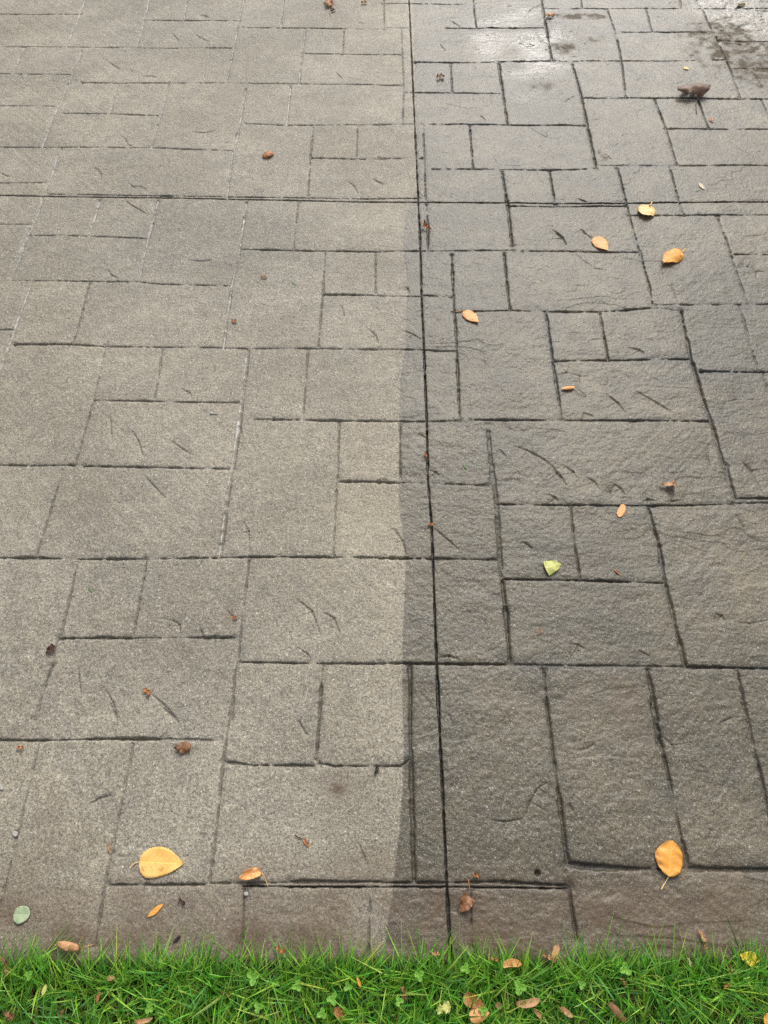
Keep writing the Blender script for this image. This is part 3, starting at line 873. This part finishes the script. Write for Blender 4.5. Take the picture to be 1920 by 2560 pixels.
def sheet(name, P, UV, mat, parent=None, th=.0005, ragged=0, seed=0):
    nu, nv = P.shape[:2]
    du = np.gradient(P, axis=0); dv = np.gradient(P, axis=1); N = np.cross(du, dv); N /= np.linalg.norm(N, axis=2)[..., None]+1e-9
    A = (P+N*th/2).reshape(-1, 3); B = (P-N*th/2).reshape(-1, 3); n = nu*nv
    idx = np.arange(n).reshape(nu, nv)
    F1 = np.stack([idx[:-1, :-1], idx[1:, :-1], idx[1:, 1:], idx[:-1, 1:]], -1).reshape(-1, 4)
    F2 = F1[:, ::-1]+n
    if ragged:
        rr_ = np.random.default_rng(seed); keep = np.ones((nu-1, nv-1), bool)
        for _ in range(ragged):
            i = rr_.integers(0, nu-1); side_ = rr_.random() < .5; dpt = rr_.integers(1, max(2, nv//4)); wdt = rr_.integers(1, 3)
            for k_ in range(-wdt, wdt+1):
                q_ = max(0, dpt-abs(k_))
                if 0 <= i+k_ < nu-1:
                    if side_: keep[i+k_, :q_] = False
                    else: keep[i+k_, nv-1-q_:] = False
        kk = keep.ravel(); F1 = F1[kk]; F2 = F2[kk]
    ring = list(idx[0, :])+list(idx[1:, -1])+list(idx[-1, -2::-1])+list(idx[-2:0:-1, 0]); ring = np.array(ring)
    F3 = np.stack([ring, np.roll(ring, -1), np.roll(ring, -1)+n, ring+n], -1)
    F = np.concatenate([F1, F2] if ragged else [F1, F2, F3])
    o = mesh_np(name, np.concatenate([A, B]), F, mat, parent)
    uv = o.data.uv_layers.new(name='UVMap'); U2 = np.concatenate([UV.reshape(-1, 2)]*2)
    uv.data.foreach_set('uv', U2[F.ravel()].astype(np.float32).ravel())
    return o
def tube(name, pts, r0, r1, mat, parent=None, k=6):
    pts = np.array(pts, float)
    # smooth resample
    n = 12; t = np.linspace(0, len(pts)-1, n); i = np.minimum(t.astype(int), len(pts)-2); f = (t-i)[:, None]
    pad = np.vstack([2*pts[0]-pts[1], pts, 2*pts[-1]-pts[-2]])
    p0, p1, p2, p3 = pad[i], pad[i+1], pad[i+2], pad[i+3]
    C = .5*((2*p1)+(-p0+p2)*f+(2*p0-5*p1+4*p2-p3)*f**2+(-p0+3*p1-3*p2+p3)*f**3)
    T = np.gradient(C, axis=0); T /= np.linalg.norm(T, axis=1)[:, None]+1e-9
    S1 = np.cross(T, [0.1, .03, 1]); S1 /= np.linalg.norm(S1, axis=1)[:, None]+1e-9; S2 = np.cross(T, S1)
    a = np.arange(k)*2*math.pi/k; rad = np.linspace(r0, r1, n)
    Vt = C[:, None]+rad[:, None, None]*(S1[:, None]*np.cos(a)[None, :, None]+S2[:, None]*np.sin(a)[None, :, None])
    idx = np.arange(n*k).reshape(n, k); nxt = np.roll(idx, -1, axis=1)
    F = np.stack([idx[:-1], nxt[:-1], nxt[1:], idx[1:]], -1).reshape(-1, 4)
    o = mesh_np(name, Vt.reshape(-1, 3), F, mat, parent)
    uv = o.data.uv_layers.new(name='UVMap')
    return o
def leaf(name, label, cat, base, tip, wr, mat, shape='ovate', stem=None, group='fallen leaves on the patio', z=.0015, stemmat=None, sr=.0009, tilt=(0, 0), th=.0003, ragged=0, seed=None, single=False, **kw):
    """base and tip in survey pixels; wr = width / length; stem = far end of the stalk (survey pixels) with its height"""
    x0, y0 = G(*base); x1, y1 = G(*tip); L = math.hypot(x1-x0, y1-y0); a = math.atan2(y1-y0, x1-x0)
    seed = seed if seed is not None else int(base[0]*7+base[1])
    if shape in ('scrap', 'tri') and not ragged and mat != 'white': ragged = 5; kw['wave'] = max(kw.get('wave', 0), .0025); kw['curl'] = kw.get('curl', -.7)
    P, UV = blade_mesh(L, L*wr, shape, seed=seed, **kw)
    span = P[-1, 6, :2]-P[0, 6, :2]; s = L/max(np.linalg.norm(span), 1e-4)      # ends land on the surveyed marks
    s = min(s, 1.6); P *= s; th_ = math.atan2(span[1], span[0])
    ca, sa = math.cos(-th_), math.sin(-th_); P[..., :2] = np.stack([P[..., 0]*ca-P[..., 1]*sa, P[..., 0]*sa+P[..., 1]*ca], -1)
    P[..., :2] -= P[0, 6, :2]
    P[..., 2] += tilt[0]*P[..., 0]+tilt[1]*P[..., 1]
    P[..., 2] -= P[..., 2].min(); P[..., 2] += z
    gz_ = ground_z(x0+P[..., 0]*math.cos(a)-P[..., 1]*math.sin(a), y0+P[..., 0]*math.sin(a)+P[..., 1]*math.cos(a))
    P[..., 2] += .5*gz_+.5*gz_.max()
    if single or not stem:
        o = sheet(name, P, UV, M[mat], None, th, ragged, seed); o.location = (x0, y0, 0); o.rotation_euler = (0, 0, a)
        return tag(o, label, cat, group)
    e = bpy.data.objects.new(name, None); COL.objects.link(e); e.location = (x0, y0, 0); e.rotation_euler = (0, 0, a); e.empty_display_size = .02
    tag(e, label, cat, group)
    sheet('blade', P, UV, M[mat], e, th, ragged, seed)
    ca, sa = math.cos(-a), math.sin(-a); b = P[0, 6]+np.array([L*.03, 0, 0])
    pts = [b]
    for (sx, sy, sz) in (stem if isinstance(stem, list) else [stem]):
        gx_, gy_ = G(sx, sy); k = (H-sz)/H; gx_, gy_ = gx_*k-x0, gy_*k-y0
        pts.append((gx_*ca-gy_*sa, gx_*sa+gy_*ca, sz+float(ground_z(gx_+x0, gy_+y0))))
    tube('stem', pts, sr*.8, sr*1.25, M[stemmat or mat], e)
    return e
LF = 'leaf'
leaf('fallen_leaf', 'large yellow serrated leaf lying flat at the lower left, stalk to the left', LF, (302, 1862), (398, 1865), .62, 'yellow', 'ovate', [(292, 1865, .003), (281, 1875, .004)], serr=.07, wave=.0010, fold=.03, stemmat='cream', nu=60, nv=15)
leaf('fallen_leaf', 'orange oval leaf at the lower right across a joint, stalk pointing to the lawn', LF, (1442, 1894), (1447, 1816), .80, 'orange', 'oval', [(1438, 1905, .003), (1428, 1922, .003)], serr=.06, wave=.0016, roll=-.35, stemmat='cream', nu=60, nv=15)
leaf('fallen_leaf', 'pale sage green leaf on the slab near the lower left corner', LF, (31, 1976), (66, 1975), 1.05, 'sage', 'round', None, fold=.08, wave=.0008)
leaf('fallen_leaf', 'narrow golden leaflet lying slanted just above the lawn', LF, (320, 1981), (354, 1953), .30, 'orange', 'lance', None, group='small leaf pieces', wave=.0004)
leaf('leaf_scrap', 'small reddish brown scrap right of the narrow golden leaflet', 'leaf scrap', (388, 1940), (402, 1954), .42, 'dark', 'scrap', None, group='small leaf pieces', roll=.8)
leaf('fallen_leaf', 'curled golden leaf arched over the cut joint, thin stalk trailing right', LF, (564, 1884), (517, 1901), .42, 'peach', 'ovate', [(570, 1892, .012), (579, 1914, .003)], curl=-1.5, roll=.7, fold=.2, wave=.002, stemmat='yellow', sr=.0006, bend=.5)
leaf('leaf_scrap', 'orange brown twisted scrap with a thin dark twig in the large lower slab', 'leaf scrap', (655, 1812), (668, 1829), .38, 'rust', 'samara', [(645, 1809, .003), (638, 1804, .004)], group='small leaf pieces', roll=.6, stemmat='dark', sr=.001)
leaf('fallen_leaf', 'brown curled leaf with an upright stalk beside the saw cut', LF, (1014, 1936), (993, 1972), .85, 'brown', 'heart', [(1014, 1915, .010), (1012, 1900, .004)], roll=1.1, curl=-.7, wave=.002, stemmat='rust', sr=.0009)
leaf('leaf_scrap', 'tiny orange star shaped scrap just below a joint right of the saw cut', 'leaf scrap', (1023, 1889), (1040, 1897), .55, 'rust', 'tri', None, group='small leaf pieces', roll=.7, wave=.001)
leaf('fallen_leaf', 'curled tan leaf resting on grass tips at the lower left', LF, (178, 2048), (127, 2038), .36, 'tan', 'samara', [(205, 2040, .018)], curl=-.8, roll=-1.0, wave=.0015, z=.012, group='dry leaves in the lawn edge')
leaf('husk', 'dark grey seed husk on the slab edge', 'husk', (375, 2036), (392, 2021), .42, 'black', 'lance', None, group='small leaf pieces', roll=-1.1, stemmat='rust')
leaf('fallen_leaf', 'brown blotchy leaf with darkened top left half', LF, (415, 1615), (378, 1618), .72, 'brown', 'ovate', None, fold=-.15, roll=-.6, wave=.0030, ragged=8)
leaf('leaf_scrap', 'tiny orange brown scrap at the left edge under the horizontal joint', 'leaf scrap', (40, 1614), (54, 1617), .62, 'rust', 'scrap', None, group='small leaf pieces', roll=.5)
leaf('fallen_leaf', 'dark red folded leaf beside the faint left joint', LF, (121, 1398), (101, 1413), .8, 'dark', 'heart', None, fold=.5, wave=.002)
leaf('leaf_scrap', 'orange brown scrap at the end of a chip line in the left slab', 'leaf scrap', (313, 1491), (327, 1500), .7, 'rust', 'scrap', None, group='small leaf pieces', roll=.6)
leaf('fallen_leaf', 'yellow green heart shaped leaf lying flat on the sealed side', LF, (1176, 1229), (1211, 1221), .95, 'lime', 'heart', None, fold=-.08, wave=.0016, roll=-.3)
leaf('seed_wing', 'peach coloured winged seed just below the horizontal joint on the right', 'seed', (1347, 1091), (1336, 1118), .42, 'peach', 'samara', None, group='small leaf pieces', wave=.0004)
leaf('fallen_leaf', 'small brown three cornered leaf standing on one edge on the right slab', LF, (1457, 1052), (1424, 1050), .75, 'tan', 'tri', [(1424, 1046, .012), (1422, 1035, .003)], tilt=(0, .55), fold=.5, wave=.0015, sr=.0004)
leaf('fallen_leaf', 'curled peach leaf with a split olive stalk trailing right', LF, (1242, 838), (1212, 842), .42, 'peach', 'lance', [(1252, 842, .010), (1267, 854, .003)], roll=-1.1, curl=-.6, tilt=(0, .25), stemmat='olive', sr=.0012)
leaf('fallen_leaf', 'peach leaf beside a vertical joint with its short stalk pointing up left', LF, (1002, 675), (1034, 700), .62, 'peach', 'ovate', [(994, 672, .003), (985, 673, .003)], wave=.0008, roll=-.3)
leaf('fallen_leaf', 'peach oval leaf under a long chip line with its stalk up left', LF, (1285, 514), (1312, 543), .72, 'peach', 'ovate', [(1280, 508, .003), (1277, 506, .003)], wave=.0008, roll=-.3)
leaf('fallen_leaf', 'pale yellow round leaf with a notched lower edge, stalk across the cut', LF, (1401, 446), (1390, 471), 1.0, 'cream', 'round', [(1405, 443, .012), (1409, 435, .008)], tilt=(.12, .0), wave=.0022, sr=.0017, roll=-.35, stemmat='cream')
leaf('fallen_leaf', 'golden leaf with a curled dark edge, its stalk up right', LF, (1468, 547), (1428, 574), .60, 'orange', 'ovate', [(1473, 543, .010), (1480, 537, .006)], tilt=(.0, -.10), roll=-.45, wave=.0022, sr=.0017, stemmat='cream')
leaf('fallen_leaf', 'small brown crumpled leaf by the vertical cut below the crossing', LF, (913, 491), (932, 498), .75, 'rust', 'tri', None, roll=.8, fold=.6, wave=.002, tilt=(0, .3))
leaf('leaf_scrap', 'curled brown scrap standing on the left slab above the long cut', 'leaf scrap', (569, 341), (590, 330), .75, 'rust', 'samara', None, group='small leaf pieces', curl=-1.4, roll=-.8, wave=.0015)
leaf('fallen_leaf', 'crumpled dark brown leaf near the top centre right of the vertical cut', LF, (943, 172), (958, 167), .85, 'brown', 'scrap', None, roll=1.0, curl=-1.0, wave=.003, ragged=3)
leaf('fallen_leaf', 'large curled dark brown leaf arched on its edges near the top right corner', LF, (1527, 203), (1457, 210), 0.72, 'driedbig', 'oval', [(1508, 212, .012), (1504, 222, .010), (1504, 238, .004), (1505, 246, .003)], roll=-1.45, curl=-.6, wave=.0042, ragged=14, sr=.0011, stemmat='dark', seed=5, nv=21)
leaf('fallen_leaf', 'small light brown curled leaf in the vertical joint near the top', LF, (1196, 36), (1176, 40), .8, 'tan', 'ovate', None, roll=-1.2, wave=.003, curl=-.5)
leaf('leaf_scrap', 'tiny yellow scrap above the large curled brown leaf', 'leaf scrap', (1475, 149), (1487, 152), .9, 'cream', 'round', None, group='small leaf pieces', roll=.4)
leaf('leaf_scrap', 'small pale almond shaped scrap on the right slab', 'leaf scrap', (1510, 396), (1520, 410), .42, 'pale', 'lance', None, group='small leaf pieces')
leaf('leaf_scrap', 'tiny peach scrap beside the short joint under the large curled leaf', 'leaf scrap', (1532, 258), (1541, 263), .9, 'peach', 'scrap', None, group='small leaf pieces')
leaf('fallen_leaf', 'tiny olive leaf folded like a tent in the top right corner', LF, (1607, 12), (1590, 15), .8, 'olive', 'ovate', None, fold=-.6)
leaf('seed_cluster', 'reddish brown dried seed cluster at the top edge with a thin stalk', 'seed cluster', (712, 17), (711, -2), .75, 'rust', 'scrap', [(712, 26, .003), (714, 34, .003)], group='small leaf pieces', roll=1.2, wave=.004, curl=-.8, sr=.0009)
leaf('leaf_scrap', 'small rusty scrap at the top edge right of the seed cluster', 'leaf scrap', (780, 8), (792, 7), .8, 'rust', 'scrap', None, group='small leaf pieces', roll=1.0, wave=.002)
leaf('leaf_scrap', 'dark scrap stuck next to the thin stalk of the seed cluster', 'leaf scrap', (715, 27), (724, 23), .6, 'dark', 'scrap', None, group='small leaf pieces', roll=.6)
leaf('leaf_scrap', 'small reddish scrap on a vertical joint of the left slab', 'leaf scrap', (502, 1332), (512, 1338), .7, 'rust', 'scrap', None, group='small leaf pieces', roll=.4)
leaf('leaf_scrap', 'small square reddish scrap on the left slab left of a joint', 'leaf scrap', (501, 696), (512, 698), .8, 'rust', 'scrap', None, group='small leaf pieces', roll=.3)
leaf('leaf_scrap', 'small pale tan scrap in the middle left slab', 'leaf scrap', (565, 601), (577, 602), .6, 'tan', 'scrap', None, group='small leaf pieces')
leaf('leaf_scrap', 'thin brown forked husk near the middle right joint', 'leaf scrap', (1325, 1230), (1340, 1243), .30, 'rust', 'lance', None, group='small leaf pieces', roll=.8)
leaf('leaf_scrap', 'thin brown scrap slanting in the wide slab on the right', 'leaf scrap', (1160, 1373), (1171, 1356), .28, 'brown', 'lance', None, group='small leaf pieces', roll=.6)
leaf('leaf_scrap', 'dark red scrap lodged in the vertical saw cut', 'leaf scrap', (925, 1133), (937, 1136), .8, 'rust', 'scrap', None, group='small leaf pieces', z=.002)
leaf('leaf_scrap', 'tiny red scrap on the saw cut beside the wide chip', 'leaf scrap', (917, 980), (922, 990), .6, 'rust', 'scrap', None, group='small leaf pieces')
leaf('husk', 'black wedge shaped husk under the short lower joint', 'husk', (817, 1658), (808, 1676), .55, 'black', 'tri', None, group='small leaf pieces')
leaf('leaf_scrap', 'hooked tan stalk on the lower left slab above the large yellow leaf', 'leaf scrap', (236, 1818), (241, 1844), .16, 'tan', 'lance', None, group='small leaf pieces', bend=1.0)
leaf('stone_chip', 'small white angular chip on the upper left slab', 'stone chip', (454, 892), (470, 896), .35, 'white', 'tri', None, group='stone chips', th=.003)
leaf('stone_chip', 'white pebble chip in the vertical joint near the left edge', 'stone chip', (31, 1797), (38, 1806), .8, 'white', 'round', None, group='stone chips', th=.004)
leaf('stone_chip', 'white pebble chip at the left edge above the other chips', 'stone chip', (2, 1698), (8, 1706), .7, 'white', 'round', None, group='stone chips', th=.004)
leaf('stone_chip', 'white pebble chip just below the curled golden leaf', 'stone chip', (528, 1929), (537, 1932), .8, 'white', 'round', None, group='stone chips', th=.004)
for bb_, tt_, lab in [((193, 1266), (200, 1281), 'small green grass clipping on the left slab'), ((431, 1216), (440, 1210), 'green clipping curled beside the long joint'), ((630, 607), (640, 618), 'thin green clipping on the upper middle slab'), ((999, 1000), (1010, 1015), 'dark green clipping on the sealed side')]:
    leaf('grass_clipping', lab, 'clipping', bb_, tt_, .14, 'green', 'lance', None, group='grass clippings', bend=.6)
# fallen pieces around the lawn edge
leaf('fallen_leaf', 'bright yellow leaf at the right end of the lawn edge, stalk in grass', LF, (1626, 2075), (1591, 2062), .85, 'bright', 'heart', [(1634, 2080, .008), (1641, 2074, .006)], z=.010, wave=.002, tilt=(0, -.15), fold=.12, group='dry leaves in the lawn edge', sr=.0012)
leaf('seed_wing', 'peach winged seed bent like a hook at the lawn edge', 'seed', (1083, 2087), (1126, 2084), .34, 'peach', 'samara', None, z=.012, roll=.5, bend=-1.0, curl=-.3, group='dry leaves in the lawn edge')
leaf('seed_wing', 'speckled tan winged seed standing at the lawn edge', 'seed', (1191, 2078), (1203, 2040), .42, 'tan', 'samara', None, z=.012, roll=-.4, group='dry leaves in the lawn edge')
leaf('leaf_scrap', 'crumpled tan scrap left of the speckled winged seed', 'leaf scrap', (1170, 2062), (1190, 2070), .5, 'tan', 'scrap', None, z=.012, roll=.8, group='dry leaves in the lawn edge')
leaf('seed_wing', 'light brown winged seed lying on the slab above the lawn at the right', 'seed', (1507, 2009), (1522, 2035), .38, 'tan', 'samara', None, z=.006, roll=.7, wave=.001, group='dry leaves in the lawn edge')
leaf('leaf_scrap', 'small tan stub under the light brown winged seed', 'leaf scrap', (1514, 2036), (1520, 2050), .45, 'tan', 'scrap', None, z=.012, roll=.7, group='dry leaves in the lawn edge')
lawn = [((1000, 2150), (1045, 2175), .62, 'rust', 'ovate', 'two toned brown and peach leaf in the grass', .016, dict(roll=.9)),
        ((1012, 2196), (1055, 2185), .70, 'peach', 'ovate', 'peach and dark red curled leaf at the bottom edge', .016, dict(roll=-.8)),
        ((1070, 2168), (1090, 2180), .6, 'brown', 'ovate', 'reddish leaf half hidden right of the two toned leaf', .010, dict(roll=.5)),
        ((1112, 2165), (1162, 2155), .30, 'tan', 'samara', 'long tan winged seed curved over the grass', .022, dict(bend=.7, roll=.5)),
        ((1312, 2165), (1346, 2205), .38, 'brown', 'samara', 'grey brown winged seed lying in the grass', .016, dict(roll=-.5)),
        ((1152, 2178), (1168, 2200), .38, 'tan', 'samara', 'tan seed wing sunk upright in the grass', .012, dict(roll=.4)),
        ((1208, 2175), (1235, 2196), .36, 'tan', 'samara', 'tan seed wing leaning right in the grass', .014, dict(roll=.4)),
        ((1640, 2198), (1675, 2212), .8, 'orange', 'ovate', 'yellow orange leaf cut by the bottom right corner', .020, dict(wave=.001)),
        ((237, 2112), (256, 2110), .55, 'tan', 'ovate', 'small orange tan leaf piece in the left grass', .020, dict(roll=.5)),
        ((725, 2175), (740, 2205), .60, 'rust', 'ovate', 'reddish brown leaf standing in the grass', .012, dict(roll=.7)),
        ((600, 2046), (617, 2056), .6, 'rust', 'scrap', 'small orange brown scrap where slab meets grass', .010, dict(roll=.6)),
        ((925, 2058), (948, 2060), .4, 'tan', 'scrap', 'crumbled golden scrap at the lawn edge left of the cut', .010, dict(roll=.6)),
        ((98, 2150), (106, 2125), .45, 'lime', 'lance', 'pale green leaf piece upright in the left grass', .018, dict(roll=.5)),
        ((15, 2185), (34, 2198), .7, 'brown', 'scrap', 'brown curled leaf piece at the left edge of the grass', .012, dict(roll=.7)),
        ((133, 2195), (142, 2178), .5, 'brown', 'scrap', 'brown scrap low in the left grass', .008, dict(roll=.7)),
        ((295, 2204), (335, 2196), .22, 'tan', 'samara', 'long pale tan scrap arched in the grass', .020, dict(bend=.6, roll=.5)),
        ((212, 2165), (218, 2140), .35, 'rust', 'lance', 'narrow rusty scrap upright in the grass', .012, dict(roll=.7)),
        ((771, 2108), (780, 2132), .3, 'orange', 'lance', 'narrow golden scrap upright in the middle grass', .016, dict(roll=.7)),
        ((868, 2130), (876, 2160), .5, 'brown', 'scrap', 'brown leaf piece deep in the middle grass', .008, dict(roll=.7)),
        ((942, 2178), (972, 2172), .85, 'lime', 'scrap', 'torn light green leaf in the grass', .018, dict(wave=.002)),
        ((1336, 2110), (1350, 2130), .55, 'brown', 'scrap', 'brown leaf piece in the right grass', .012, dict(roll=.6)),
        ((1568, 2082), (1576, 2098), .5, 'tan', 'scrap', 'pale forked scrap left of the bright yellow leaf', .016, dict(roll=.6)),
        ((1478, 2068), (1484, 2085), .5, 'pale', 'scrap', 'pale straw coloured scrap on the right grass tips', .020, dict(roll=.6)),
        ((1058, 2068), (1075, 2074), .5, 'rust', 'scrap', 'rusty scrap at the lawn edge right of the cut', .010, dict(roll=.6)),
        ((6, 2062), (20, 2110), .25, 'brown', 'lance', 'narrow brown scrap at the far left of the grass', .006, dict(roll=.6)),
        ((480, 2140), (500, 2150), .5, 'brown', 'scrap', 'dark brown scrap under blades in the middle left grass', .006, dict(roll=.6)),
        ((1560, 2135), (1572, 2122), .5, 'rust', 'scrap', 'rusty scrap under blades in the right grass', .008, dict(roll=.6))]
for b_, t_, wr_, m_, s_, lab, z_, kw in lawn:
    leaf('leaf_scrap' if s_ == 'scrap' else ('seed_wing' if s_ == 'samara' else 'fallen_leaf'), lab, 'leaf scrap' if s_ == 'scrap' else ('seed' if s_ == 'samara' else LF), b_, t_, wr_, m_, s_, None, 'dry leaves in the lawn edge', z=z_, **kw)
# clover: stalk and three leaflets each
def clover(px, py, sc, z, rot, label):
    x, y = G(px, py); e = bpy.data.objects.new('clover', None); COL.objects.link(e); e.location = (x, y, -.03); e.empty_display_size = .01
    tag(e, label, 'clover', 'clover plants in the lawn')
    tube('stem', [(0.004, -.006, 0), (.002, -.002, (z+.03)*.5), (0, 0, z+.03)], .0006, .0005, M['clover'], e)
    for k_ in range(3):
        P, UV = blade_mesh(sc, sc*.95, 'round', fold=.22, wave=.0005, nu=14, nv=9, seed=k_+int(px))
        a = rot+k_*2*math.pi/3+random.uniform(-.2, .2); P[..., 2] += .12*P[..., 0]; ca, sa = math.cos(a), math.sin(a)
        Q = P.copy(); Q[..., 0] = P[..., 0]*ca-P[..., 1]*sa; Q[..., 1] = P[..., 0]*sa+P[..., 1]*ca; Q[..., 2] += z+.03
        sheet('leaflet', Q, UV, M['clover'], e, .0003)
for i, (px, py, sc, z, lab) in enumerate([
        (1117, 2130, .013, .020, 'largest three leaved clover, right of the saw cut below the hooked peach seed'),
        (645, 2128, .010, .018, 'clover sprig in the middle left grass, upper of the pair there'),
        (550, 2110, .013, .015, 'clover sprig with broad leaflets under the small orange brown edge scrap'),
        (752, 2128, .009, .018, 'small clover left of the narrow golden scrap'),
        (720, 2155, .011, .016, 'clover just above the reddish brown standing leaf'),
        (562, 2172, .010, .016, 'clover low in the left middle grass near the bottom edge'),
        (697, 2187, .010, .015, 'clover touching the reddish brown standing leaf on its left'),
        (905, 2105, .010, .018, 'clover just left of the saw cut end near the lawn edge'),
        (862, 2160, .009, .012, 'clover left of the torn light green leaf'),
        (1002, 2090, .010, .016, 'clover at the foot of the saw cut'),
        (1040, 2180, .009, .012, 'clover beside the two toned brown and peach leaf'),
        (330, 2175, .009, .014, 'clover above the long pale tan scrap'),
        (72, 2105, .009, .012, 'clover at the far left below the curled tan leaf'),
        (1250, 2125, .008, .016, 'clover in the right grass under the speckled winged seed'),
        (1345, 2092, .012, .010, 'clover with dull leaflets under the long blades right of centre')]):
    clover(px, py, sc*1.05, z+.008, i*1.3, lab)
